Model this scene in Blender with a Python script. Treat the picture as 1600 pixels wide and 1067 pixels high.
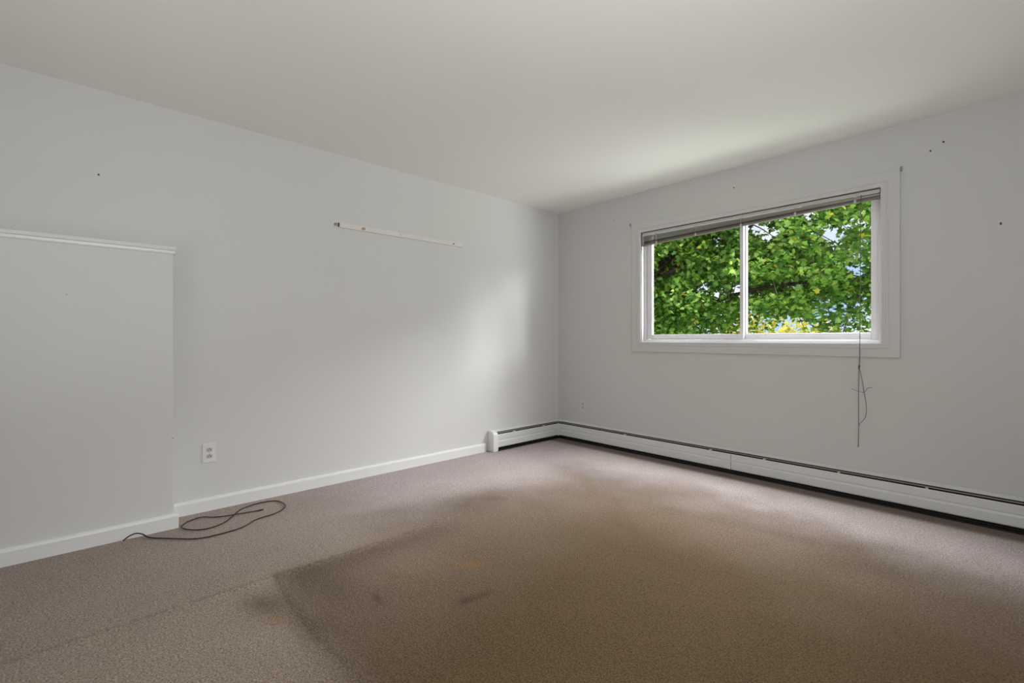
import bpy, bmesh, math, random
import numpy as np
from mathutils import Vector, Matrix
R = math.radians
random.seed(7); rng = np.random.default_rng(11)
for o in list(bpy.data.objects): bpy.data.objects.remove(o)
COL = bpy.context.scene.collection
H = 2.44                      # room height
XR, YB, T = 4.35, -4.9, .13        # right-hand wall, wall behind the camera, wall thickness

# ------------------------------------------------------------------ camera
cd = bpy.data.cameras.new('camera'); cam = bpy.data.objects.new('camera', cd); COL.objects.link(cam)
cam.location = (3.424, -3.8452, 1.0721)
cam.rotation_euler = (R(90), 0, R(47.3626))
cd.sensor_width = 36; cd.lens = 727.14/1600*36; cd.shift_y = -0.003
cd.clip_start = .02; cd.clip_end = 400
bpy.context.scene.camera = cam
vs = bpy.context.scene.view_settings
vs.view_transform = 'Standard'; vs.look = 'None'; vs.gamma = 1; vs.exposure = 0.19; vs.use_curve_mapping = False

# ------------------------------------------------------------------ world: blue sky with broken white cloud
w = bpy.data.worlds.new('sky'); bpy.context.scene.world = w; w.use_nodes = True
nt = w.node_tree; nt.nodes.clear()
out = nt.nodes.new('ShaderNodeOutputWorld'); bg = nt.nodes.new('ShaderNodeBackground')
tc = nt.nodes.new('ShaderNodeTexCoord'); nz = nt.nodes.new('ShaderNodeTexNoise'); cr = nt.nodes.new('ShaderNodeValToRGB')
nz.inputs['Scale'].default_value = 5; nz.inputs['Detail'].default_value = 5
cr.color_ramp.elements[0].position = .38; cr.color_ramp.elements[0].color = (.50, .70, 1, 1)
cr.color_ramp.elements[1].position = .55; cr.color_ramp.elements[1].color = (.88, .93, 1, 1)
nt.links.new(tc.outputs['Generated'], nz.inputs['Vector']); nt.links.new(nz.outputs['Fac'], cr.inputs['Fac'])
nt.links.new(cr.outputs['Color'], bg.inputs['Color']); nt.links.new(bg.outputs[0], out.inputs[0])
bg.inputs['Strength'].default_value = 0.9

def sun(name, frm, strength, angle, col=(1, 1, 1)):
    l = bpy.data.lights.new(name, 'SUN'); l.energy = strength; l.angle = R(angle); l.color = col
    o = bpy.data.objects.new(name, l); COL.objects.link(o)
    o.rotation_euler = Vector(frm).to_track_quat('Z', 'Y').to_euler(); o.location = (2, 6, 9)
    return o
def area(name, loc, aim, sx, sy, power, col=(1, 1, 1), spread=180):
    l = bpy.data.lights.new(name, 'AREA'); l.shape = 'RECTANGLE'; l.size = sx; l.size_y = sy; l.energy = power
    l.color = col; l.spread = R(spread)
    o = bpy.data.objects.new(name, l); COL.objects.link(o); o.location = loc
    o.rotation_euler = (Vector(loc)-Vector(aim)).to_track_quat('Z', 'Y').to_euler()
    return o
sun('sun', (.30, -.25, .9), 4.5, 1.0, (1, .96, .88))                 # high sun behind the house, lights the garden
sun('low_sky_glow', (1.03, .484, .19), 0.85, 11, (1, .99, .98))       # soft low brightness beside the tree, falls on the left wall
sun('wide_sky_fill', (.70, .62, .50), 1.3, 50, (1, .99, .98))  # added wide sun lamp, stands in for brighter sky at the window
# area lamps added outside, out of view, to boost daylight through the window
area('sky_fill', (2.3, 1.9, 2.95), (.6, -2.0, .1), 2.0, .7, 270, (.96, .98, 1))
area('overhead_fill', (1.9, .75, 3.0), (1.9, -.8, .0), 2.6, .9, 190, (.96, .98, 1))
area('side_ground_fill', (3.9, 1.1, .7), (.3, -1.4, 2.0), 1.4, 1.0, 60, (.97, .99, 1))
area('ground_fill', (1.9, 1.1, .3), (1.9, -1.4, 2.44), 2.4, .7, 14, (.97, .99, 1))
# unseen fill lamps added at the camera end, aimed at the ceiling
area('ceiling_fill', (3.3, -3.6, 1.2), (2.1, -1.0, 2.44), .5, .5, 2, (1, .99, .97), 95)
area('rear_fill', (3.95, -3.65, 1.25), (1.7, -2.5, 2.44), .7, .7, 37, (.985, .99, 1))
area('left_fill', (1.9, -4.7, .9), (.8, -3.5, 2.44), .6, .6, 1.8, (.985, .99, 1), 110)

# ------------------------------------------------------------------ materials
def mat(name, col, rough=.6, metal=0, noise=None, bump=None, spec=.4):
    m = bpy.data.materials.new(name); m.use_nodes = True; n = m.node_tree; b = n.nodes['Principled BSDF']
    b.inputs['Base Color'].default_value = (*col, 1); b.inputs['Roughness'].default_value = rough
    b.inputs['Metallic'].default_value = metal; b.inputs['Specular IOR Level'].default_value = spec
    tcn = n.nodes.new('ShaderNodeTexCoord')
    if noise:                                   # (scale, second colour)
        t = n.nodes.new('ShaderNodeTexNoise'); t.inputs['Scale'].default_value = noise[0]; t.inputs['Detail'].default_value = 4
        mx = n.nodes.new('ShaderNodeMix'); mx.data_type = 'RGBA'
        mx.inputs['A'].default_value = (*col, 1); mx.inputs['B'].default_value = (*noise[1], 1)
        n.links.new(tcn.outputs['Object'], t.inputs['Vector']); n.links.new(t.outputs['Fac'], mx.inputs['Factor'])
        n.links.new(mx.outputs['Result'], b.inputs['Base Color'])
    if bump:                                    # (scale, strength, distance)
        t = n.nodes.new('ShaderNodeTexNoise'); t.inputs['Scale'].default_value = bump[0]; t.inputs['Detail'].default_value = 3
        bp = n.nodes.new('ShaderNodeBump'); bp.inputs['Strength'].default_value = bump[1]; bp.inputs['Distance'].default_value = bump[2]
        n.links.new(tcn.outputs['Object'], t.inputs['Vector']); n.links.new(t.outputs['Fac'], bp.inputs['Height'])
        n.links.new(bp.outputs['Normal'], b.inputs['Normal'])
    return m
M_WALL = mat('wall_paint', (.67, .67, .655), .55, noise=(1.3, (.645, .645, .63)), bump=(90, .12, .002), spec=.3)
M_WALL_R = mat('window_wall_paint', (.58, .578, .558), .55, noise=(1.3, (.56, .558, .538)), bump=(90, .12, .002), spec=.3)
M_CEIL = mat('ceiling_paint', (.88, .87, .84), .8, noise=(1.0, (.86, .85, .82)), bump=(60, .15, .002), spec=.2)
M_TRIM = mat('trim_paint', (.76, .765, .75), .35, bump=(30, .05, .001))
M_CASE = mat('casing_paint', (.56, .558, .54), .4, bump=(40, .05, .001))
M_VINYL = mat('white_vinyl', (.66, .645, .66), .3)
M_HEAT = mat('heater_enamel', (.65, .66, .645), .35, bump=(12, .04, .002))
M_DARK = mat('cavity_shade', (.022, .017, .012), .8)  # near-black tone standing in for the shade inside the heaters
M_DAMP = mat('damper_metal', (.34, .30, .25), .4, .4)
M_BLIND = mat('blind_aluminium', (.52, .50, .47), .4, .1)
M_SLAT_SHADE = mat('slat_shade', (.17, .15, .135), .45, .1)  # backlit shade of the lower slats and rail put into the colour
M_CLIP = mat('clip_plastic', (.50, .48, .46), .4)
M_CORD = mat('cord_grey', (.12, .118, .10), .8)
M_TASSEL = mat('tassel_plastic', (.85, .84, .80), .4)
M_BLACK = mat('black_rubber', (.022, .016, .018), .45)
M_PLATE = mat('outlet_plastic', (.74, .74, .725), .35)
M_RECEPT = mat('receptacle_plastic', (.50, .50, .46), .4)
M_SLOT = mat('outlet_slot', (.05, .048, .04), .6)
M_NAIL = mat('nail_metal', (.05, .05, .05), .5, .5)
M_HOOK = mat('hook_metal', (.30, .30, .28), .4, .6)
M_BATTEN = mat('batten_paint', (.72, .71, .68), .5, bump=(50, .1, .001))
M_RUST = mat('bare_wood', (.36, .20, .08), .8, noise=(200, (.62, .52, .40)))
M_BARK = mat('bark', (.085, .062, .045), .9, noise=(9, (.16, .125, .095)), bump=(20, .6, .02))
M_GRASS = mat('grass', (.10, .20, .04), .95, noise=(3, (.16, .26, .07)))
M_OUT = mat('outer_wall', (.45, .40, .33), .8, noise=(20, (.5, .45, .38)))

def leaf_mat(name, stops):
    m = bpy.data.materials.new(name); m.use_nodes = True; n = m.node_tree; n.nodes.clear()
    o = n.nodes.new('ShaderNodeOutputMaterial'); g = n.nodes.new('ShaderNodeNewGeometry'); oi = n.nodes.new('ShaderNodeObjectInfo')
    ad = n.nodes.new('ShaderNodeMath'); ad.operation = 'ADD'; fr = n.nodes.new('ShaderNodeMath'); fr.operation = 'FRACT'
    r = n.nodes.new('ShaderNodeValToRGB')
    while len(r.color_ramp.elements) < len(stops): r.color_ramp.elements.new(.5)
    for e, (p, c) in zip(r.color_ramp.elements, stops): e.position = p; e.color = (*c, 1)
    d = n.nodes.new('ShaderNodeBsdfPrincipled'); t = n.nodes.new('ShaderNodeBsdfTranslucent'); mx = n.nodes.new('ShaderNodeMixShader')
    d.inputs['Roughness'].default_value = .5; d.inputs['Specular IOR Level'].default_value = .5; mx.inputs[0].default_value = .42
    n.links.new(g.outputs['Random Per Island'], ad.inputs[0]); n.links.new(oi.outputs['Random'], ad.inputs[1])
    n.links.new(ad.outputs[0], fr.inputs[0]); n.links.new(fr.outputs[0], r.inputs['Fac'])
    n.links.new(r.outputs['Color'], d.inputs['Base Color']); n.links.new(r.outputs['Color'], t.inputs['Color'])
    n.links.new(d.outputs[0], mx.inputs[1]); n.links.new(t.outputs[0], mx.inputs[2]); n.links.new(mx.outputs[0], o.inputs[0])
    return m
M_LEAF = leaf_mat('maple_leaf', [(0, (.04, .12, .02)), (.40, (.135, .30, .035)), (.78, (.27, .44, .10)), (.965, (.40, .56, .10)), (.995, (.66, .58, .07)), (1, (.60, .34, .06))])
M_LEAF_Y = leaf_mat('yellow_leaf', [(0, (.45, .48, .06)), (.5, (.78, .62, .07)), (.8, (.85, .78, .30)), (1, (.30, .42, .06))])
M_LEAF_D = leaf_mat('hedge_leaf', [(0, (.04, .13, .02)), (.6, (.10, .24, .03)), (1, (.26, .38, .06))])

def glass_mat():
    m = bpy.data.materials.new('window_glass'); m.use_nodes = True; n = m.node_tree; n.nodes.clear()
    o = n.nodes.new('ShaderNodeOutputMaterial'); t = n.nodes.new('ShaderNodeBsdfTransparent'); g = n.nodes.new('ShaderNodeBsdfGlossy')
    t.inputs['Color'].default_value = (.96, .98, .97, 1); g.inputs['Roughness'].default_value = .02
    lw = n.nodes.new('ShaderNodeFresnel'); lw.inputs['IOR'].default_value = 1.35; mx = n.nodes.new('ShaderNodeMixShader')
    n.links.new(lw.outputs[0], mx.inputs[0]); n.links.new(t.outputs[0], mx.inputs[1]); n.links.new(g.outputs[0], mx.inputs[2])
    n.links.new(mx.outputs[0], o.inputs[0]); return m
M_GLASS = glass_mat()

def carpet_mat():
    m = bpy.data.materials.new('carpet'); m.use_nodes = True; n = m.node_tree; b = n.nodes['Principled BSDF']
    b.inputs['Roughness'].default_value = .95; b.inputs['Specular IOR Level'].default_value = .1
    at = n.nodes.new('ShaderNodeAttribute'); at.attribute_name = 'tone'
    tcn = n.nodes.new('ShaderNodeTexCoord')
    def N(scale, detail=2):
        t = n.nodes.new('ShaderNodeTexNoise'); t.inputs['Scale'].default_value = scale; t.inputs['Detail'].default_value = detail
        t.inputs['Roughness'].default_value = .7
        n.links.new(tcn.outputs['Object'], t.inputs['Vector']); return t
    fine, mid = N(150, 3), N(45, 3)
    def rng_(src, a, b_):
        r = n.nodes.new('ShaderNodeMapRange'); r.inputs['From Min'].default_value = .28; r.inputs['From Max'].default_value = .72
        r.inputs['To Min'].default_value = a; r.inputs['To Max'].default_value = b_
        n.links.new(src.outputs['Fac'], r.inputs['Value']); return r
    r1, r2 = rng_(fine, .36, 1.64), rng_(mid, .86, 1.14)
    mu = n.nodes.new('ShaderNodeMath'); mu.operation = 'MULTIPLY'
    n.links.new(r1.outputs[0], mu.inputs[0]); n.links.new(r2.outputs[0], mu.inputs[1])
    mx = n.nodes.new('ShaderNodeVectorMath'); mx.operation = 'SCALE'
    n.links.new(at.outputs['Color'], mx.inputs[0]); n.links.new(mu.outputs[0], mx.inputs['Scale'])
    n.links.new(mx.outputs[0], b.inputs['Base Color'])
    bp = n.nodes.new('ShaderNodeBump'); bp.inputs['Strength'].default_value = .7; bp.inputs['Distance'].default_value = .004
    n.links.new(fine.outputs['Fac'], bp.inputs['Height']); n.links.new(bp.outputs['Normal'], b.inputs['Normal'])
    return m
M_CARPET = carpet_mat()

# ------------------------------------------------------------------ mesh helpers
def bx(bm, x0, x1, y0, y1, z0, z1, bev=0):
    r = bmesh.ops.create_cube(bm, size=1)
    vs_ = r['verts']
    for v in vs_:
        v.co = Vector(((x0+x1)/2 + v.co.x*(x1-x0), (y0+y1)/2 + v.co.y*(y1-y0), (z0+z1)/2 + v.co.z*(z1-z0)))
    if bev:
        es = {e for v in vs_ for e in v.link_edges}
        bmesh.ops.bevel(bm, geom=list(es), offset=bev, segments=2, affect='EDGES', profile=.5)
def prism(bm, prof, axis, a, b):
    """extrude a closed 2-D profile [(u,z)] along axis 'x' (u = y) or 'y' (u = x) from a to b"""
    def P(u, z, t): return (t, u, z) if axis == 'x' else (u, t, z)
    v0 = [bm.verts.new(P(u, z, a)) for u, z in prof]; v1 = [bm.verts.new(P(u, z, b)) for u, z in prof]
    n = len(prof)
    for i in range(n): bm.faces.new((v0[i], v0[(i+1) % n], v1[(i+1) % n], v1[i]))
    bm.faces.new(v0); bm.faces.new(v1[::-1])
def strip(bm, pts, th, axis, a, b):
    """thin sheet following an open profile"""
    prof = [Vector(p) for p in pts]; off = []
    for i, p in enumerate(prof):
        d = (prof[min(i+1, len(prof)-1)]-prof[max(i-1, 0)]).normalized(); off.append(p+Vector((-d.y, d.x))*th)
    prism(bm, [tuple(p) for p in prof]+[tuple(p) for p in off[::-1]], axis, a, b)
def cyl(bm, p0, p1, r0, r1=None, seg=10):
    p0, p1 = Vector(p0), Vector(p1); r1 = r0 if r1 is None else r1
    q = (p1-p0).to_track_quat('Z', 'Y').to_matrix().to_4x4()
    bmesh.ops.create_cone(bm, cap_ends=True, segments=seg, radius1=r0, radius2=r1, depth=(p1-p0).length, matrix=Matrix.Translation((p0+p1)/2) @ q)
def tube(bm, pts, rad, seg=8):
    pts = [Vector(p) for p in pts]; rings = []
    up = Vector((0, 0, 1)); prev = None
    for i, p in enumerate(pts):
        d = (pts[min(i+1, len(pts)-1)]-pts[max(i-1, 0)]).normalized()
        a = d.cross(up if abs(d.z) < .9 else Vector((1, 0, 0))).normalized()
        if prev is not None and a.dot(prev) < 0: a = -a
        prev = a; b = d.cross(a)
        r = rad[i] if isinstance(rad, (list, tuple)) else rad
        rings.append([bm.verts.new(p+(a*math.cos(2*math.pi*k/seg)+b*math.sin(2*math.pi*k/seg))*r) for k in range(seg)])
    for u, v in zip(rings, rings[1:]):
        for k in range(seg): bm.faces.new((u[k], u[(k+1) % seg], v[(k+1) % seg], v[k]))
    bm.faces.new(rings[0][::-1]); bm.faces.new(rings[-1])
def smooth_path(pts, n=8):
    out = []; P = [Vector(p) for p in pts]; P = [P[0]*2-P[1]]+P+[P[-1]*2-P[-2]]
    for i in range(1, len(P)-2):
        for k in range(n):
            t = k/n; a, b, c, d = P[i-1], P[i], P[i+1], P[i+2]
            out.append(.5*((2*b)+(c-a)*t+(2*a-5*b+4*c-d)*t*t+(3*b-a-3*c+d)*t**3))
    out.append(P[-2]); return out
def obj(name, bm, m, parent=None, smooth=False, kind=None):
    bmesh.ops.recalc_face_normals(bm, faces=bm.faces)
    me = bpy.data.meshes.new(name); bm.to_mesh(me); bm.free(); me.materials.append(m)
    if smooth: me.polygons.foreach_set('use_smooth', [True]*len(me.polygons))
    o = bpy.data.objects.new(name, me); COL.objects.link(o)
    if parent is not None:
        o.parent = parent; o.matrix_parent_inverse = Matrix.Translation(-Vector(parent_world(parent)))
    if kind: o['kind'] = kind
    return o
def parent_world(p):
    v = Vector(p.location)
    while p.parent: p = p.parent; 
    return Vector((0, 0, 0)) if p.type == 'MESH' else Vector(p.location)
def B(name, m, boxes, parent=None, bev=0, kind=None):
    bm = bmesh.new()
    for b in boxes: bx(bm, *b, bev=bev)
    return obj(name, bm, m, parent, kind=kind)
def empty(name, loc=(0, 0, 0)):
    o = bpy.data.objects.new(name, None); COL.objects.link(o); o.location = loc; o.empty_display_size = .05; return o
def tag(o, label, cat, group=None):
    o['label'] = label; o['category'] = cat
    if group: o['group'] = group
    return o
def struct(o, label=None):
    o['kind'] = 'structure'
    if label: o['label'] = label
    return o

# ------------------------------------------------------------------ room shell
OX0, OX1, OZ0, OZ1 = 1.030, 2.830, 1.034, 2.072     # window opening
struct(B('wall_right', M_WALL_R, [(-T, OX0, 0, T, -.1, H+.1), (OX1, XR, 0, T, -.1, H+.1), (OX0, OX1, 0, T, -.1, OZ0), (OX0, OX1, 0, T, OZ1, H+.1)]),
       'off-white window wall on the right')
struct(B('wall_left', M_WALL, [(-T, 0, YB, 0, -.1, H+.1)]), 'long white left wall with a soft patch of daylight')
struct(B('wall_side', M_WALL, [(XR, XR+T, YB, T, -.1, H+.1)]), 'white side wall outside the picture')
struct(B('wall_back', M_WALL, [(-T, XR+T, YB-T, YB, -.1, H+.1)]), 'white wall behind the camera')
struct(B('ceiling', M_CEIL, [(-T, XR+T, YB-T, T, H, H+.1)]), 'plain white ceiling')
# low boxed-out wall at the left with its capped ledge
PX, PY, PZ = .186, -3.468, 1.5476
bm = bmesh.new(); bx(bm, 0, PX, YB, PY, 0, PZ+.005, bev=0)
bmesh.ops.bevel(bm, geom=[e for e in bm.edges if all(abs(v.co.x-PX) < 1e-4 and abs(v.co.y-PY) < 1e-4 for v in e.verts)], offset=.006, segments=3, affect='EDGES')
struct(obj('wall_ledge', bm, M_WALL), 'low boxed-out white wall section at the left edge')
bm = bmesh.new()
prism(bm, [(0, PZ+.040), (PX+.018, PZ+.040), (PX+.022, PZ+.034), (PX+.018, PZ+.022), (PX+.010, PZ+.018), (PX+.009, PZ+.006), (PX+.004, PZ), (0, PZ)], 'y', YB, PY+.006)
struct(obj('trim_1', bm, M_TRIM), 'white moulded cap along the top of the low boxed-out wall')
def bb_prof(x0, d=.02, h=.0813):
    return [(x0, 0), (x0+d, 0), (x0+d, h-.014), (x0+d-.003, h-.006), (x0+d-.009, h-.002), (x0+.004, h), (x0, h)]
bm = bmesh.new(); prism(bm, bb_prof(0), 'y', PY, -1.045); struct(obj('baseboard_left', bm, M_TRIM), 'white baseboard along the left wall')
bm = bmesh.new(); prism(bm, bb_prof(PX), 'y', YB, PY+.020)
prism(bm, [(PY, 0), (PY+.02, 0), (PY+.02, .067), (PY+.017, .075), (PY+.011, .079), (PY+.004, .0813), (PY, .0813)], 'x', .02, PX+.001)
struct(obj('baseboard_ledge', bm, M_TRIM), 'white baseboard round the foot of the low boxed-out wall')

# ------------------------------------------------------------------ carpet floor: fine grid, ridge and flattening are real relief, wear tone and painted heater shade per vertex
def floor():
    st = .0125; x0, x1, y0, y1 = -T, XR+T, YB-T, T
    nx, ny = int((x1-x0)/st)+1, int((y1-y0)/st)+1
    xs, ys = np.linspace(x0, x1, nx), np.linspace(y0, y1, ny); X, Y = np.meshgrid(xs, ys)
    def sm(a, b, v): t = np.clip((v-a)/(b-a), 0, 1); return t*t*(3-2*t)
    def vnoise(sc, seed):
        g = np.random.default_rng(seed).random((int(8*sc)+3, int(8*sc)+3))
        u, v = (X-x0)*sc, (Y-y0)*sc; i, j = u.astype(int), v.astype(int); fu, fv = u-i, v-j; fu = fu*fu*(3-2*fu); fv = fv*fv*(3-2*fv)
        return (g[j, i]*(1-fu)+g[j, i+1]*fu)*(1-fv)+(g[j+1, i]*(1-fu)+g[j+1, i+1]*fu)*fv
    nb = .5*vnoise(1.6, 1)+.3*vnoise(3.7, 2)+.2*vnoise(9, 3)
    nf = .5*vnoise(5, 4)+.5*vnoise(14, 5)
    def seg(pts):
        D = np.full(X.shape, 9.); S = np.zeros(X.shape)
        for (ax, ay), (bx_, by) in zip(pts, pts[1:]):
            dx, dy = bx_-ax, by-ay; L = dx*dx+dy*dy; t = np.clip(((X-ax)*dx+(Y-ay)*dy)/L, 0, 1)
            d = np.hypot(X-ax-t*dx, Y-ay-t*dy); sg = np.sign((X-ax)*dy-(Y-ay)*dx)
            S = np.where(d < D, sg, S); D = np.minimum(D, d)
        return D, S
    def blob(cx, cy, rx, ry, a=0, p=2):
        c, s = math.cos(a), math.sin(a); u, v = (X-cx)*c+(Y-cy)*s, -(X-cx)*s+(Y-cy)*c
        return np.exp(-((np.abs(u)/rx)**p+(np.abs(v)/ry)**p))
    brown = np.array((.205, .155, .118)); deepb = np.array((.098, .066, .035)); mauve = np.array((.415, .352, .345)); dark = np.array((.115, .086, .060)); taupe = np.array((.33, .268, .225))
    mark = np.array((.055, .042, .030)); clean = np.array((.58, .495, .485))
    # the pile keeps its mauve colour along the walls, the walked middle is soiled brown
    edge_l = X-.78-.18*sm(-3.0, -1.2, Y)+(nb-.5)*.55
    edge_w = (-Y)-.72-.10*np.sin(X*1.9)+(nb-.5)*.60
    m = np.minimum(edge_l, edge_w); soil = sm(-.42, .50, m)
    def mixc(a, b, k): return a*(1-k[..., None])+b*k[..., None]
    Cc = np.broadcast_to(mauve, X.shape+(3,)).copy()
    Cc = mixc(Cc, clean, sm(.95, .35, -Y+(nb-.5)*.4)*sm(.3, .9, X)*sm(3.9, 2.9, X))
    Cc = mixc(Cc, brown, soil)
    deep = sm(.15, 1.45, np.minimum(X-.85, (-Y-.55)*1.1)+(nb-.5)*.5)
    Cc = mixc(Cc, deepb, deep)
    side = np.maximum(sm(1.22, 1.08, X)*sm(-2.2, -3.0, Y), sm(-3.14, -3.26, Y)*sm(2.6, 1.5, X))     # left of the seam the carpet is greyer
    Cc = mixc(Cc, taupe, side*.75)
    Cc = Cc*(1+(nb-.5)[..., None]*.16+(nf-.5)[..., None]*.10)
    ridge, rs = seg([(1.156, -3.80), (1.165, -3.2), (1.15, -2.6), (1.11, -2.08), (1.085, -1.75)])
    cross, cs = seg([(1.13, -3.20), (1.20, -3.214), (1.54, -3.233), (1.80, -3.222), (2.05, -3.205), (2.5, -3.2)])
    along = sm(-3.25, -2.6, Y)*sm(-1.7, -2.1, Y)
    def dk(mask, col, a):
        nonlocal Cc
        k = np.clip(mask*a, 0, 1)[..., None]; Cc = Cc*(1-k)+np.array(col)[None, None]*k
    inside = (X > 1.14)
    dk(np.exp(-((X-1.23)/.10)**2)*inside*sm(-3.25, -3.1, Y)*sm(-2.15, -2.4, Y)*(.6+.8*(nf-.3)), dark, .62)     # soil on the near side of the ridge
    dk(blob(1.02, -1.95, .15, .42, -.10)*(.5+nf), dark, .62)
    dk(blob(.80, -2.42, .10, .30, -.2)*(.5+nf), dark, .28)
    dk(blob(1.30, -1.50, .22, .30, .4)*(.5+nf), dark, .28)
    dk(np.exp(-((X-1.155)/.012)**2)*(Y < -3.1), dark, .25)
    dk(blob(1.42, -3.06, .26, .12, .15)*(.5+nf), dark, .55)
    dk(blob(1.375, -3.31, .13, .07, .3)*(.4+1.1*nf), dark, .55)
    dk(blob(1.66, -3.19, .10, .05, .3)*(.4+1.1*nf), dark, .55)
    dk(np.exp(-(cross/.055)**2)*sm(1.1, 1.6, X)*(.55+.8*nf), dark, .62)
    dk(np.exp(-(cross/.012)**2)*sm(2.6, 1.4, X), dark, .45)
    dk(blob(1.665, -2.50, .080, .032, 1.06, 4)*(.4+1.1*nf), (.20, .115, .055), .62)
    dk(blob(1.905, -2.645, .075, .022, 1.45, 3)*(.4+1.0*nf), mark, .55)
    dk(blob(1.895, -2.70, .026, .030)*(.5+nf), mark, .55)
    dk(blob(1.635, -2.955, .048, .012, -.2), mark, .7)
    dk(blob(1.51, -3.305, .03, .03)*(nf > .5), (.25, .14, .05), .6)
    dk(blob(2.95, -1.15, .30, .10, .5)*(.5+nf), dark, .35)
    dk(blob(2.45, -1.05, .30, .08, .15)*(.5+nf), dark, .26)
    dk(blob(1.9, -1.15, .35, .09, .1)*(.5+nf), dark, .22)
    dk(blob(2.1, -1.9, .5, .4)*(.5+nf), dark, .16)
    dk(blob(1.45, -2.72, .16, .20)*(.5+nf), (.27, .21, .16), .24)     # paler worn patches
    dk(blob(2.9, -1.75, .20, .12)*(.5+nf), (.20, .16, .12), .16)
    dk(blob(.5, -4.0, .5, .5), dark, .12)
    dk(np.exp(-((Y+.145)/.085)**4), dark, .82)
    dk(sm(-.10, -.07, Y)*1., (.02, .016, .012), .9)  # shade under the window-wall heater painted near-black into the carpet
    dk(sm(.10, .07, X)*sm(-1.0, -.95, Y), (.02, .016, .012), .9)                            # same near-black shade painted under the left heater, dust included
    Z = .0045*np.exp(-(ridge/.010)**2)*sm(-3.9, -3.3, Y)*sm(-1.75, -2.1, Y)+.0015*np.exp(-(ridge/.05)**2) - .002*np.exp(-(cross/.02)**2)*sm(2.5, 1.6, X)
    Z += .0012*(nf-.5)
    V = np.stack([X, Y, Z], -1).reshape(-1, 3)
    idx = np.arange(nx*ny).reshape(ny, nx)
    F = np.stack([idx[:-1, :-1], idx[:-1, 1:], idx[1:, 1:], idx[1:, :-1]], -1).reshape(-1, 4)
    me = bpy.data.meshes.new('floor'); me.vertices.add(len(V)); me.vertices.foreach_set('co', V.astype(np.float32).ravel())
    me.loops.add(F.size); me.loops.foreach_set('vertex_index', F.ravel().astype(np.int32))
    me.polygons.add(len(F)); me.polygons.foreach_set('loop_start', np.arange(0, F.size, 4, dtype=np.int32))
    me.polygons.foreach_set('loop_total', np.full(len(F), 4, dtype=np.int32))
    me.update(); me.validate(); me.polygons.foreach_set('use_smooth', [True]*len(F))
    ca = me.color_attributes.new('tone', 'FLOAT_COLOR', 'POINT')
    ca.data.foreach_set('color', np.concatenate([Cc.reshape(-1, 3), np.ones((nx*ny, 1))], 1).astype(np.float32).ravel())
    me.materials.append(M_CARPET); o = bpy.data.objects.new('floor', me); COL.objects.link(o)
    struct(o, 'worn mauve-brown carpet with dark stains and a raised seam')
floor()

# ------------------------------------------------------------------ window
win = empty('window_1', (1.93, 0, 1.04)); struct(win, 'white two-pane sliding window in painted casing')
CX0, CX1, CZ0, CZ1 = .9423, 2.9176, .9476, 2.155    # outer edges of the casing
IX0, IX1, IZ0, IZ1 = 1.041, 2.818, 1.044, 2.060     # inner edges
def casing(side):
    # profile across the board: outer edge -> inner edge, thickness in -y, with a stepped bead near the inside
    prof = [(0, 0), (0, -.016), (.004, -.018), (.058, -.018), (.060, -.021), (.067, -.022), (.070, -.018), (.092, -.018), (.0985, -.014), (.0985, 0)]
    W = .0985
    bm = bmesh.new(); rows = []
    for u, y in prof:
        f = u/W
        xa, xb = CX0+(IX0-CX0)*f, CX1+(IX1-CX1)*f; za, zb = CZ0+(IZ0-CZ0)*f, CZ1+(IZ1-CZ1)*f
        p = {'bottom': ((xa, y, za), (xb, y, za)), 'top': ((xa, y, zb), (xb, y, zb)), 'left': ((xa, y, za), (xa, y, zb)), 'right': ((xb, y, za), (xb, y, zb))}[side]
        rows.append([bm.verts.new(q) for q in p])
    n = len(rows)
    for i in range(n): a, b = rows[i], rows[(i+1) % n]; bm.faces.new((a[0], a[1], b[1], b[0]))
    bm.faces.new([r[0] for r in rows]); bm.faces.new([r[1] for r in rows][::-1])
    o = obj('casing_board', bm, M_CASE, win)
for s in ('bottom', 'top', 'left', 'right'): casing(s)
# jamb lining
B('jamb_liner', M_VINYL, [(OX0, IX0, -.012, T, OZ0, OZ1)], win); B('jamb_liner', M_VINYL, [(IX1, OX1, -.012, T, OZ0, OZ1)], win)
B('sill', M_VINYL, [(IX0, IX1, -.012, T, OZ0, IZ0)], win, bev=.001); B('head_jamb', M_VINYL, [(IX0, IX1, -.012, T, IZ1, OZ1)], win)
# outer vinyl frame with its tracks
def frame(name, x0, x1, z0, z1, w, y0, y1, parent, bev=.002, m=M_VINYL, wr=None):
    wr = w if wr is None else wr
    return B(name, m, [(x0, x0+w, y0, y1, z0, z1), (x1-wr, x1, y0, y1, z0, z1), (x0+w, x1-wr, y0, y1, z0, z0+w), (x0+w, x1-wr, y0, y1, z1-w, z1)], parent, bev=bev)
fr = frame('window_frame', IX0, IX1, IZ0, IZ1, .020, .045, .128, win)
B('track_lip', M_VINYL, [(IX0+.02, IX1-.02, .048, .053, IZ0+.018, IZ0+.032)], fr, bev=.001)
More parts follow.
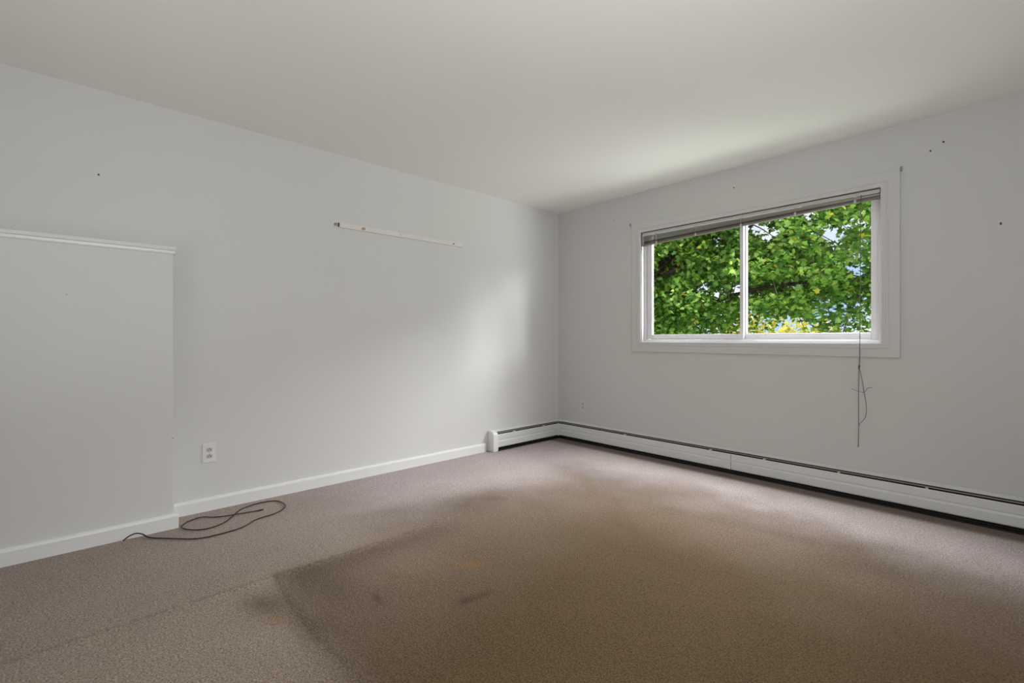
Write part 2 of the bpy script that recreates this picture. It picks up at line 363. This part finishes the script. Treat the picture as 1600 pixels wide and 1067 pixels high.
# left sash (inner track)
def sash(x0, x1, z0, z1, wl, wr, wb, wt, y0, y1):
    o = B('sash', M_VINYL, [(x0, x0+wl, y0, y1, z0, z1), (x1-wr, x1, y0, y1, z0, z1), (x0+wl, x1-wr, y0, y1, z0, z0+wb), (x0+wl, x1-wr, y0, y1, z1-wt, z1)], win, bev=.0025)
    return o
s1 = sash(IX0+.022, 1.932, IZ0+.022, IZ1-.02, .052, .028, .042, .015, .058, .086)
B('glass_pane', M_GLASS, [(IX0+.072, 1.906, .070, .073, IZ0+.062, IZ1-.034)], s1)
B('glazing_bead', M_VINYL, [(IX0+.074, IX0+.078, .060, .068, IZ0+.064, IZ1-.036), (IX0+.074, 1.905, .060, .068, IZ0+.064, IZ0+.068)], s1)
s2 = sash(1.892, IX1-.018, IZ0+.020, IZ1-.02, .050, .050, .048, .015, .092, .126)
B('glass_pane', M_GLASS, [(1.940, IX1-.066, .108, .111, IZ0+.066, IZ1-.034)], s2)
B('latch', M_VINYL, [(1.910, 1.926, .048, .058, 1.50, 1.58)], s1, bev=.003)

# outside skin of the house wall beside the window (seen as a thin tan edge)
struct(B('wall_outer', M_OUT, [(-T-.1, OX0-.02, T, T+.015, -3, H+.6), (OX1-.055+.055, XR+T, T, T+.015, -3, H+.6), (OX0-.02, OX1, T, T+.015, -3, OZ0-.01), (OX0-.02, OX1, T, T+.015, OZ1+.01, H+.6)]), 'tan outside face of the house wall')

# ------------------------------------------------------------------ venetian blind, drawn up and sagging to the left
bl = empty('venetian_blind', (1.93, .0, 2.05)); tag(bl, 'raised grey venetian blind with lower slats darkened for shade, bunched at the top of the window, sagging at its left end', 'blind')
BX0, BX1 = 1.046, 2.812
def drop(x): return (BX1-x)/(BX1-BX0)            # 0 at right end, 1 at left
B('headrail', M_BLIND, [(BX0, BX1, .002, .038, 2.030, 2.055)], bl, bev=.0015)
B('headrail_lip', M_TRIM, [(BX0, BX1-.45, -.001, .003, 2.0275, 2.0325)], bl)
def slanted(name, m, zl0, zl1, zr0, zr1, y0, y1, xa=BX0, xb=BX1, parent=bl, crown=.0):
    bm = bmesh.new(); f = lambda a, b, x: b+(a-b)*drop(x)
    vs_ = []
    for x in (xa, xb):
        z0, z1 = f(zl0, zr0, x), f(zl1, zr1, x); ym = (y0+y1)/2
        vs_.append([bm.verts.new(p) for p in ((x, y0, z0), (x, ym, z0+crown), (x, y1, z0), (x, y1, z1), (x, ym, z1+crown), (x, y0, z1))])
    n = 6
    for i in range(n): bm.faces.new((vs_[0][i], vs_[0][(i+1) % n], vs_[1][(i+1) % n], vs_[1][i]))
    bm.faces.new(vs_[0]); bm.faces.new(vs_[1][::-1])
    return obj(name, bm, m, parent)
NS = 16
for i in range(NS):
    t = i/(NS-1); zl = 2.022-t*.066; zr = 2.024-t*.014
    j = random.uniform(-.0015, .0015)
    slanted('slat', M_BLIND if i < 11 else M_SLAT_SHADE, zl-.0009, zl, zr-.0007, zr, .004+j, .033+j, crown=.0022, xa=BX0+.003+abs(j), xb=BX1-.003)
slanted('bottom_rail', M_SLAT_SHADE, 1.936, 1.950, 1.996, 2.008, .002, .034, crown=-.002)
for k, x in enumerate((1.193, 1.562, 1.935, 2.318, 2.679)):
    zb = 1.996+(1.934-1.996)*drop(x)
    bm = bmesh.new()
    bx(bm, x-.011, x+.011, -.003, .0015, 2.026, 2.052, bev=.001)
    bx(bm, x-.007, x+.007, -.003, -.001, zb-.004, zb+.018, bev=.0008)
    bx(bm, x-.001, x+.001, -.002, -.0008, zb, 2.03)
    obj('ladder_clip', bm, M_CLIP, bl)
lc = bmesh.new()
tube(lc, [(2.713, -.004, 2.035), (2.712, -.012, 1.8), (2.711, -.028, 1.15), (2.711, -.034, .92), (2.708, -.030, .885)], .0022, 6)
cyl(lc, (2.708, -.030, .892), (2.707, -.030, .872), .006, .004, 8)
tube(lc, smooth_path([(2.707, -.030, .875), (2.704, -.026, .70), (2.704, -.025, .50), (2.703, -.025, .345)]), .0018, 6)
tube(lc, smooth_path([(2.709, -.030, .875), (2.722, -.026, .80), (2.733, -.022, .715), (2.745, -.020, .62), (2.741, -.020, .555), (2.724, -.022, .52), (2.706, -.024, .495), (2.704, -.025, .44), (2.702, -.025, .35)]), .0016, 6)
tube(lc, smooth_path([(2.66, -.018, .735), (2.70, -.020, .718), (2.735, -.021, .716), (2.752, -.020, .742), (2.775, -.018, .748)]), .0013, 5)
lo = obj('lift_cord', lc, M_CORD, bl, smooth=True); lo['label'] = 'thin grey lift cord, frayed and hanging below the sill'
bm = bmesh.new(); cyl(bm, (2.703, -.025, .352), (2.701, -.025, .320), .003, .0085, 12); obj('tassel', bm, M_TASSEL, lo, smooth=True)

# ------------------------------------------------------------------ baseboard heaters
D, HZ, HS, HT = .080, .035, .1555, .188
def heater(axis, sgn, a, b, panels, root, joints, y_seam_clips):
    """axis the run goes along; sgn sign of the direction away from the wall"""
    s = sgn
    def P(l): return [(s*u, z) for u, z in l]
    bm = bmesh.new(); strip(bm, P([(.001, .0), (.001, HT)]), .0015*s, axis, a, b)
    bm2 = bm; obj('back_plate', bm2, M_HEAT, root)
    bm = bmesh.new(); prism(bm, P([(.0015, HT), (.010, HT+.001), (.036, .1765), (.0365, .1730), (.034, .1725), (.010, .180), (.0015, .180)]), axis, a, b); obj('hood', bm, M_HEAT, root)
    bm = bmesh.new(); prism(bm, P([(.003, .002), (.006, .002), (.006, .168), (.003, .168)]), axis, a, b)
    prism(bm, P([(.006, .050), (.062, .050), (.062, .052), (.006, .052)]), axis, a, b); obj('shade_sheet', bm, M_DARK, root)  # near-black sheets added to imitate the shade inside the heater
    bm = bmesh.new(); prism(bm, P([(.046, .1660), (.056, .1625), (.0565, .1645), (.0465, .1680)]), axis, a, b); obj('damper', bm, M_DAMP, root)
    bm = bmesh.new()
    c = lambda t, u, z: (t, u*s, z) if axis == 'x' else (u*s, t, z)
    cyl(bm, c(a, .035, .095), c(b, .035, .095), .012, seg=10); obj('heating_pipe', bm, M_DAMP, root, smooth=True)
    bm = bmesh.new(); n = int(abs(b-a)/.02)
    for i in range(n):
        t = a+(b-a)*(i+.5)/n; q = [c(t-.0006, .010, .066), c(t+.0006, .060, .130)]
        x0_, x1_ = sorted((q[0][0], q[1][0])); y0_, y1_ = sorted((q[0][1], q[1][1])); bx(bm, x0_, x1_, y0_, y1_, .066, .130)
    fo = obj('heating_fins', bm, M_DARK, root); fo['kind'] = 'stuff'
    for (p0, p1) in panels:
        bm = bmesh.new()
        prof = [(D-.012, HS+.001), (D-.004, HS+.002), (D, HS-.003), (D+.0005, .108), (D-.003, .104), (D-.001, .096), (D+.002, .090), (D+.002, HZ+.006), (D-.002, HZ), (D-.010, HZ+.001), (D-.010, HZ+.003), (D-.004, HZ+.004),
                (D-.001, HZ+.008), (D-.001, .088), (D-.006, .097), (D-.0055, .106), (D-.0025, .110), (D-.003, HS-.004), (D-.006, HS-.001), (D-.012, HS-.001)]
        prism(bm, P(prof), axis, p0, p1); obj('front_panel', bm, M_HEAT, root)
    for t in y_seam_clips:
        bm = bmesh.new(); q = (t-.006, t+.006); lo_, hi = sorted((s*.034, s*(D-.004)))
        if axis == 'x': bx(bm, *q, lo_, hi, .1575, .1625)
        else: bx(bm, lo_, hi, *q, .1575, .1625)
        obj('bracket', bm, M_HEAT, root)
    for t in joints:
        bm = bmesh.new(); lo_, hi = sorted((s*(D+.002), s*(D+.0045)))
        if axis == 'x': bx(bm, t-.006, t+.006, lo_, hi, HZ, HS, bev=.0006)
        else: bx(bm, lo_, hi, t-.006, t+.006, HZ, HS, bev=.0006)
        obj('joint_strip', bm, M_HEAT, root)
h1 = empty('baseboard_heater', (2.2, 0, 0)); tag(h1, 'long white hot-water baseboard heater along the window wall', 'heater')
SE = 1.889
heater('x', -1, .012, XR-.02, [(.105, SE-.0015), (SE+.0015, XR-.03)], h1, [], (.9, 1.72, 2.13, 2.60, 3.05, 3.6))
B('joint_strip', M_HEAT, [(SE-.012, SE-.0015, -D-.0035, -D-.0015, HZ, HS)], h1)
h2 = empty('baseboard_heater', (0, -.5, 0)); tag(h2, 'short white baseboard heater on the left wall running into the corner', 'heater')
heater('y', 1, -.950, -.012, [(-.952, -.105)], h2, [], (-.72, -.3))
bm = bmesh.new()   # inside corner cover
prism(bm, [(.078, -.112), (.083, -.112), (.083, -.088), (.090, -.083), (.112, -.083), (.112, -.078), (.086, -.078), (.078, -.086)], 'x', 0, 1)
for v in bm.verts:
    u, z, t = v.co.y, v.co.z, v.co.x; v.co = Vector((u, z, HZ-.001+t*(HS-HZ+.004)))
obj('corner_cover', bm, M_HEAT, h1)
bm = bmesh.new()   # end cap: rounded hood shape, stands on the carpet
prof = [(0, 0), (D+.004, 0), (D+.006, .02), (D+.006, .150)] + [(D+.006-.030*(1-math.cos(a)), .150+.034*math.sin(a)) for a in (R(25), R(50), R(75))] + [(.040, .190), (.012, .192), (0, .190)]
prism(bm, prof, 'y', -1.006, -.948)
bmesh.ops.bevel(bm, geom=[e for e in bm.edges if abs(e.verts[0].co.y-e.verts[1].co.y) < 1e-5], offset=.004, segments=2, affect='EDGES')
obj('end_cap', bm, M_TRIM, h2, smooth=False)

# ------------------------------------------------------------------ outlets
def outlet(name, loc, facing, label, mp=None):
    """built facing -y at the origin, then turned"""
    root = empty(name, (0, 0, 0)); tag(root, label, 'outlet')
    p = B('cover_plate', mp or M_PLATE, [(-.036, .036, -.006, 0, -.0585, .0585)], root, bev=.002)
    for zc in (.020, -.020):
        bm = bmesh.new()
        pr = [(.0165*math.cos(a), .0145*math.sin(a)) for a in np.linspace(0, 2*math.pi, 20, endpoint=False)]
        pr = [(max(-.0165, min(.0165, x*1.15)), max(-.0125, min(.0125, z*1.1))) for x, z in pr]
        v0 = [bm.verts.new((x, -.0058, z+zc)) for x, z in pr]; v1 = [bm.verts.new((x*.97, -.0078, z*.97+zc)) for x, z in pr]
        for i in range(20): bm.faces.new((v0[i], v0[(i+1) % 20], v1[(i+1) % 20], v1[i]))
        bm.faces.new(v1); r = obj('receptacle', bm, M_RECEPT, root)
        bm = bmesh.new(); bx(bm, -.0085, -.0055, -.0084, -.0072, zc-.006, zc+.002); bx(bm, .0050, .0085, -.0084, -.0072, zc-.0065, zc+.0025)
        cyl(bm, (0, -.0072, zc+.0075), (0, -.0084, zc+.0075), .0028, seg=10); obj('slots', bm, M_SLOT, r)
    bm = bmesh.new(); cyl(bm, (0, -.005, 0), (0, -.0072, 0), .0028, seg=10); obj('screw', bm, M_HOOK, root)
    root.location = loc; root.rotation_euler = (0, 0, facing); return root
outlet('wall_outlet', (0, -3.267, .357), R(90), 'white duplex outlet low on the left wall beside the boxed-out section')
outlet('wall_outlet', (.348, 0, .368), 0, 'small white outlet on the window wall near the corner, above the heater', mat('outlet_grey', (.60, .60, .585), .35))

# ------------------------------------------------------------------ batten
bt = empty('wall_batten', (0, -1.885, 1.915)); tag(bt, 'narrow white painted wooden strip screwed to the left wall', 'wall strip')
B('strip_board', M_BATTEN, [(0, .015, -2.452, -1.312, 1.899, 1.934)], bt, bev=.0012)
B('end_grain', M_SLOT, [(.001, .0153, -2.4535, -2.447, 1.902, 1.931)], bt)
bm = bmesh.new()
for dy, dz, a, b in ((0, 0, .016, .022), (.012, .002, .010, .018), (-.010, -.003, .008, .014)): bx(bm, .0145, .0156, -2.262+dy-a/2, -2.262+dy+a/2, 1.915+dz-b/2, 1.915+dz+b/2)
o = obj('chipped_spot', bm, M_RUST, bt); o['label'] = 'brown patch of bare wood'
for y, z, r, m in ((-1.942, 1.918, .0035, M_HOOK), (-1.475, 1.917, .0030, M_HOOK)):
    bm = bmesh.new(); cyl(bm, (.014, y, z), (.0175, y, z), r, seg=10); obj('screw', bm, m, bt)
B('keyhole_plate', M_SLOT, [(.0145, .0165, -1.421, -1.407, 1.911, 1.921)], bt)
bm = bmesh.new(); cyl(bm, (0, -2.472, 1.918), (.006, -2.472, 1.918), .011, seg=12)
tag(obj('wall_plug', bm, M_HOOK), 'small grey plug in the wall just left of the white strip', 'wall plug')

# ------------------------------------------------------------------ nails, screws and hooks in the walls
def nail(name, wall, a, z, r, ln, label, m=M_NAIL, head=True, cat='nail', tilt=0):
    bm = bmesh.new()
    f = (lambda d, dz=0: (a, -d, z+dz)) if wall == 'r' else (lambda d, dz=0: (wall+d, a, z+dz))
    cyl(bm, f(-.002), f(ln, tilt), r*.45, seg=8)
    if head: cyl(bm, f(ln-.0015, tilt), f(ln, tilt), r, seg=10)
    return tag(obj(name, bm, m), label, cat)
nail('nail', 'r', 1.882, 2.281, .0048, .006, 'small dark nail in the wall above the middle of the window')
nail('nail', 'r', 3.061, 2.228, .0050, .005, 'lower left of the two dark nails high on the wall right of the window')
nail('nail', 'r', 3.120, 2.265, .0058, .006, 'upper right of the two dark nails high on the wall right of the window')
n4 = nail('nail', 'r', 3.360, 1.735, .0052, .012, 'dark nail sticking out of the wall at the right edge of the picture', tilt=-.012)
nail('nail', 'r', .462, 1.774, .0045, .005, 'tiny dark nail between the room corner and the window', M_HOOK)
nail('screw', 'r', .734, 2.238, .0060, .004, 'grey screw under the ceiling left of the window', M_HOOK, cat='screw')
nail('nail', 0, -3.784, 1.972, .0048, .005, 'small dark nail high on the left wall above the boxed-out section')
nail('nail', PX, -3.908, 1.293, .0030, .003, 'tiny grey nail head in the face of the boxed-out section', M_HOOK)
nail('nail', PX, -3.474, .509, .0035, .004, 'small nail near the vertical edge of the boxed-out section', M_HOOK)
def hook(x, z, label):
    bm = bmesh.new(); bx(bm, x-.005, x+.005, -.0225, -.0165, z-.016, z+.016, bev=.001)
    tube(bm, [(x, -.022, z+.004), (x, -.030, z+.002), (x, -.034, z-.006), (x, -.032, z-.012)], .0018, 6)
    tag(obj('curtain_hook', bm, M_HOOK), label, 'hook')
hook(.930, 2.150, 'small grey metal hook at the upper left corner of the window casing')
hook(2.925, 2.150, 'small grey metal hook at the upper right corner of the window casing')
bm = bmesh.new(); bx(bm, .0, .004, -1.944, -1.926, H-.014, H-.001, bev=.001)
tag(obj('tape_scrap', bm, mat('old_tape', (.66, .64, .46), .6)), 'tiny yellowish scrap of old tape where left wall meets ceiling', 'tape')

# ------------------------------------------------------------------ black cable on the carpet
Zc = .0065
path = [(.224, -3.692, .003), (.222, -3.667, .020), (.224, -3.638, .027), (.236, -3.610, .018), (.275, -3.585, Zc), (.367, -3.505, Zc), (.466, -3.398, Zc), (.480, -3.294, Zc), (.460, -3.185, Zc), (.389, -3.098, Zc), (.361, -2.986, Zc),
        (.300, -2.915, Zc), (.237, -2.895, Zc), (.150, -2.905, Zc), (.108, -2.950, Zc), (.101, -3.028, Zc), (.144, -3.122, Zc), (.236, -3.186, Zc), (.310, -3.243, Zc), (.348, -3.316, Zc), (.333, -3.378, Zc), (.275, -3.425, Zc), (.228, -3.438, Zc),
        (.190, -3.425, Zc), (.150, -3.392, Zc), (.128, -3.330, Zc), (.180, -3.270, Zc), (.220, -3.215, Zc+.004), (.233, -3.175, Zc+.006), (.237, -3.098, Zc+.002), (.242, -3.045, Zc)]
bm = bmesh.new(); tube(bm, smooth_path(path, 7), .0034, 8)
cab = obj('power_cable', bm, M_BLACK, smooth=True); tag(cab, 'thin black cable lying in loops on the carpet below the left outlet', 'cable')
bm = bmesh.new(); cyl(bm, (.241, -3.052, Zc), (.243, -3.022, Zc+.001), .0048, .0042, 10); obj('connector', bm, M_BLACK, cab)

# ------------------------------------------------------------------ outside
GZ = -3.0
struct(B('ground', M_GRASS, [(-60, 60, .4, 90, GZ-.2, GZ)]), 'lawn outside below the window')
LEAF = [(0, -.10), (.012, -.02), (.30, -.12), (.26, .06), (.50, .20), (.30, .30), (.32, .46), (.14, .42), (0, .80), (-.14, .42), (-.32, .46), (-.30, .30), (-.50, .20), (-.26, .06), (-.30, -.12), (-.012, -.02)]
LV = np.array([(0, .12, 0)]+[(x, y, -.16*abs(x)-.10*max(0, y-.3)) for x, y in LEAF])
LF = [(0, i, i % 16+1) for i in range(1, 17)]
LVS = np.array([(0, -.1, 0), (.35, .05, -.08), (.42, .38, -.10), (0, .8, -.06), (-.42, .38, -.10), (-.35, .05, -.08)]); LFS = [(0, 1, 2), (0, 2, 3), (0, 3, 4), (0, 4, 5)]
def rots(n, flat=.55):
    yaw = rng.random(n)*2*np.pi; pit = rng.normal(0, flat, n); rol = rng.normal(0, flat, n)
    cy, sy, cp, sp, cr_, sr = np.cos(yaw), np.sin(yaw), np.cos(pit), np.sin(pit), np.cos(rol), np.sin(rol)
    z = np.zeros(n); o = np.ones(n)
    Rz = np.stack([np.stack([cy, -sy, z], -1), np.stack([sy, cy, z], -1), np.stack([z, z, o], -1)], 1)
    Rx = np.stack([np.stack([o, z, z], -1), np.stack([z, cp, -sp], -1), np.stack([z, sp, cp], -1)], 1)
    Ry = np.stack([np.stack([cr_, z, sr], -1), np.stack([z, o, z], -1), np.stack([-sr, z, cr_], -1)], 1)
    return Rz @ Rx @ Ry
def foliage(name, pos, size, m, parent, V0=LV, F0=LF, flat=.7, simple=False):
    if simple: V0, F0 = LVS, LFS
    n = len(pos); M = rots(n, flat); V = np.einsum('nij,vj->nvi', M, V0)*size[:, None, None]+pos[:, None]
    F = (np.array(F0)[None]+(np.arange(n)*len(V0))[:, None, None]).reshape(-1)
    me = bpy.data.meshes.new(name); me.vertices.add(n*len(V0)); me.vertices.foreach_set('co', V.astype(np.float32).ravel())
    me.loops.add(len(F)); me.loops.foreach_set('vertex_index', F.astype(np.int32)); me.polygons.add(len(F)//3)
    me.polygons.foreach_set('loop_start', np.arange(0, len(F), 3, dtype=np.int32)); me.polygons.foreach_set('loop_total', np.full(len(F)//3, 3, dtype=np.int32))
    me.update(); me.materials.append(m); o = bpy.data.objects.new(name, me); COL.objects.link(o)
    o.parent = parent; o.matrix_parent_inverse = Matrix.Translation(-Vector(parent.location)); o['kind'] = 'stuff'; return o
def wob(pts, k, amp):
    return [p+Vector((random.gauss(0, amp), random.gauss(0, amp), random.gauss(0, amp))) if 0 < i < len(pts)-1 else p for i, p in enumerate(smooth_path(pts, k))]

mt = empty('maple_tree', (-3.5, 5.6, GZ)); tag(mt, 'large green maple tree whose branches fill the view outside the window', 'tree')
def limb(name, pts, r0, r1, k=6, amp=.03, parent=mt, seg=8):
    p = wob(pts, k, amp); bm = bmesh.new(); n = len(p)
    tube(bm, p, [r0+(r1-r0)*i/(n-1) for i in range(n)], seg); obj(name, bm, M_BARK, parent, smooth=True); return p
limb('trunk', [(-3.5, 5.6, GZ-.1), (-3.55, 5.6, -1), (-3.45, 5.55, 1), (-3.4, 5.5, 2.5), (-3.3, 5.6, 4.2)], .24, .13, seg=12)
LIMBS = [[(-3.45, 5.55, 1.3), (-2.5, 5.2, 2.0), (-1.8, 5.0, 2.40), (-1.25, 4.9, 2.75), (-.6, 4.7, 3.3), (.3, 4.6, 3.9)],
         [(-3.45, 5.55, 1.5), (-2.6, 5.1, 2.05), (-1.75, 4.8, 2.22), (-.9, 4.5, 2.42), (.1, 4.4, 2.55), (1.6, 4.2, 2.35)],
         [(-3.4, 5.5, 2.5), (-1.6, 5.0, 3.1), (.2, 4.6, 3.15), (1.2, 4.3, 3.3), (2.6, 4.2, 3.4)],
         [(-3.4, 5.5, 1.0), (-1.8, 5.6, 1.4), (-.4, 5.5, 1.9), (1.0, 5.0, 2.0), (2.3, 4.6, 1.75)],
         [(-3.3, 5.6, 3.6), (-2.0, 6.6, 4.3), (-.2, 7.2, 4.6)], [(-3.4, 5.5, 3.0), (-4.8, 4.8, 3.6), (-5.8, 4.6, 3.8)], [(-3.4, 5.5, 2.2), (-4.4, 6.8, 2.8), (-5.2, 7.6, 3.2)],
         [(-3.4, 5.5, 2.0), (-3.0, 4.0, 2.5), (-2.6, 3.0, 2.7)], [(-3.3, 5.6, 4.2), (-2.6, 5.2, 5.2), (-1.6, 5.0, 5.9)]]
tips = []
for i, L in enumerate(LIMBS):
    p = limb('branch', L, (.090, .075, .07, .055, .06)[i] if i < 5 else .05, .014)
    for j in range(3, len(p)-1, 1):
        for _ in range(2 if i < 4 else 1):
            d = Vector((random.gauss(.25, .8), random.gauss(-.1, .9), random.gauss(.1, .7))).normalized(); l = random.uniform(.5, 1.4)
            q = [p[j], p[j]+d*l*.5+Vector((0, 0, .06)), p[j]+d*l+Vector((0, 0, -.10))]
            tips.append((q, l))
bm = bmesh.new()
for q, l in tips: tube(bm, smooth_path(q, 4), [.016*(1-.18*k/2) for k in range(9)], 5)
o = obj('twigs', bm, M_BARK, mt, smooth=True); o['kind'] = 'stuff'
def crown_ok(p):      # crown outline; open notch below, where the sky and the yellow tree show
    x, y, z = p
    e = ((x+1.4)/5.0)**2+((y-5.4)/3.2)**2+((z-3.6)/3.4)**2
    low = .75 if x < .02 else (1.50+.12*math.sin(x*7) if x < 1.15 else 1.0)
    return e < 1 and z > low and y > 2.3
GAPS = [(Vector(c), r) for c, r in (((-.05, 5, 2.0), .24), ((-.25, 4.6, 1.85), .22), ((-.2, 5, 3.42), .34), ((.30, 4.8, 3.05), .30), ((.55, 4.8, 2.85), .26), ((1.15, 4.8, 3.1), .22), ((1.75, 4.8, 2.1), .26), ((.2, 3.6, 2.6), .2), ((1.4, 5, 2.75), .25), ((-.7, 5, 2.05), .22))]
CAMP = Vector(cam.location)
cl = []
for q, l in tips:
    for t in (.35, .6, .85, 1.0):
        cl.append(q[0].lerp(q[2], t)+Vector((random.gauss(0, .1), random.gauss(0, .1), random.gauss(0, .1))))
for _ in range(900):
    p = Vector((random.uniform(-6.2, 3.6), random.uniform(2.4, 8.4), random.uniform(.7, 6.9)))
    if crown_ok(p): cl.append(p)
pos = []
for c in cl:
    n = random.randint(55, 110); s = random.uniform(.18, .38)
    pos.append(np.array(c)[None]+rng.normal(0, 1, (n, 3))*np.array((s, s, s*.45)))
pos = np.concatenate(pos)
keep = np.array([crown_ok(p) for p in pos])
for g, r in GAPS:           # thin the crown in slanting tunnels so the sky shows between the sprays
    dirv = np.array((g-CAMP).normalized()); v = pos-np.array(g)[None]; t = v@dirv
    dist = np.linalg.norm(v-t[:, None]*dirv[None], axis=1)+rng.normal(0, r*.25, len(pos))
    keep &= ~((dist < r*.62))
for a, b in ((LIMBS[0][1], LIMBS[0][3]), (LIMBS[1][1], LIMBS[1][3]), (LIMBS[2][2], LIMBS[2][3]), (LIMBS[3][2], LIMBS[3][3])):   # few leaves in front of the bare lower parts of the limbs
    for k in range(14):
        g = Vector(a).lerp(Vector(b), k/13)+Vector((0, 0, .02)); dirv = np.array((g-CAMP).normalized()); v = pos-np.array(g)[None]; t = v@dirv
        dist = np.linalg.norm(v-t[:, None]*dirv[None], axis=1)
        keep &= ~((dist < .11) & (t < .05) & (rng.random(len(pos)) < .8))
pos = pos[keep]; print('maple leaves', len(pos))
size = rng.uniform(.065, .115, len(pos))
# the nearest leaves in view are single parts
dcam = np.linalg.norm(pos-np.array(CAMP)[None], axis=1)
f = Vector((-math.sin(R(47.3626)), math.cos(R(47.3626)), 0)); rt = Vector((math.cos(R(47.3626)), math.sin(R(47.3626)), 0))
v = pos-np.array(CAMP)[None]; zz = v@np.array(f); u = v@np.array(rt)/zz; wv = v[:, 2]/zz
inview = (u > .31) & (u < .765) & (wv > .02) & (wv < .29)
order = np.argsort(np.where(inview, dcam, 99))[:240]
lm = bpy.data.meshes.new('leaf'); lm.from_pydata(LV.tolist(), [], LF); lm.materials.append(M_LEAF)
Ms = rots(len(order), .7)
for k, i in enumerate(order):
    o = bpy.data.objects.new('leaf', lm); COL.objects.link(o); o.parent = mt
    Mx = Matrix(Ms[k].tolist()).to_4x4(); s = float(size[i])
    o.matrix_local = Matrix.Translation(Vector(pos[i].tolist())-mt.location) @ Mx @ Matrix.Scale(s, 4)
rest = np.setdiff1d(np.arange(len(pos)), order)
foliage('foliage', pos[rest], size[rest], M_LEAF, mt)

def bushy(name, c, rad, n, m, label, sz=(.1, .2), trunk_r=.12):
    root = empty(name, (c[0], c[1], GZ)); tag(root, label, 'tree')
    bm = bmesh.new(); tube(bm, smooth_path([(c[0], c[1], GZ-.1), (c[0]+.1, c[1], (GZ+c[2])/2), (c[0], c[1], c[2])], 4), [trunk_r*(1-.06*i) for i in range(9)], 8); obj('trunk', bm, M_BARK, root, smooth=True)
    for k in range(5):
        a = k*1.3; e = (c[0]+math.cos(a)*rad[0]*.7, c[1]+math.sin(a)*rad[1]*.7, c[2]+rad[2]*random.uniform(.1, .6))
        bm = bmesh.new(); tube(bm, smooth_path([(c[0], c[1], c[2]-rad[2]*.5), (c[0]*.5+e[0]*.5, c[1]*.5+e[1]*.5, c[2]), e], 3), [.05-.005*i for i in range(7)], 6); obj('branch', bm, M_BARK, root, smooth=True)
    d = rng.normal(0, 1, (n, 3)); d /= np.linalg.norm(d, axis=1)[:, None]; r = rng.random(n)**.35
    ph = 1+.13*np.sin(d[:, 0]*7+c[0])+.1*np.sin(d[:, 2]*9+d[:, 1]*6)
    P = d*(r*ph)[:, None]*np.array(rad)[None]+np.array(c)[None]
    foliage('foliage', P, rng.uniform(*sz, n), m, root, simple=True, flat=.9)
bushy('yellow_tree', (-2.35, 13.2, -.35), (2.4, 1.8, 2.25), 9500, M_LEAF_Y, 'bright yellow autumn tree low behind the maple, right of the window mullion')
bushy('leafy_tree', (-8.6, 15.5, .6), (3.3, 2.0, 2.6), 7000, M_LEAF_D, 'dark green tree standing farther off behind the left pane')
bushy('leafy_tree', (3.6, 12.8, -.6), (2.6, 2.0, 3.0), 9000, M_LEAF_D, 'green tree standing farther off behind the lower right of the window')
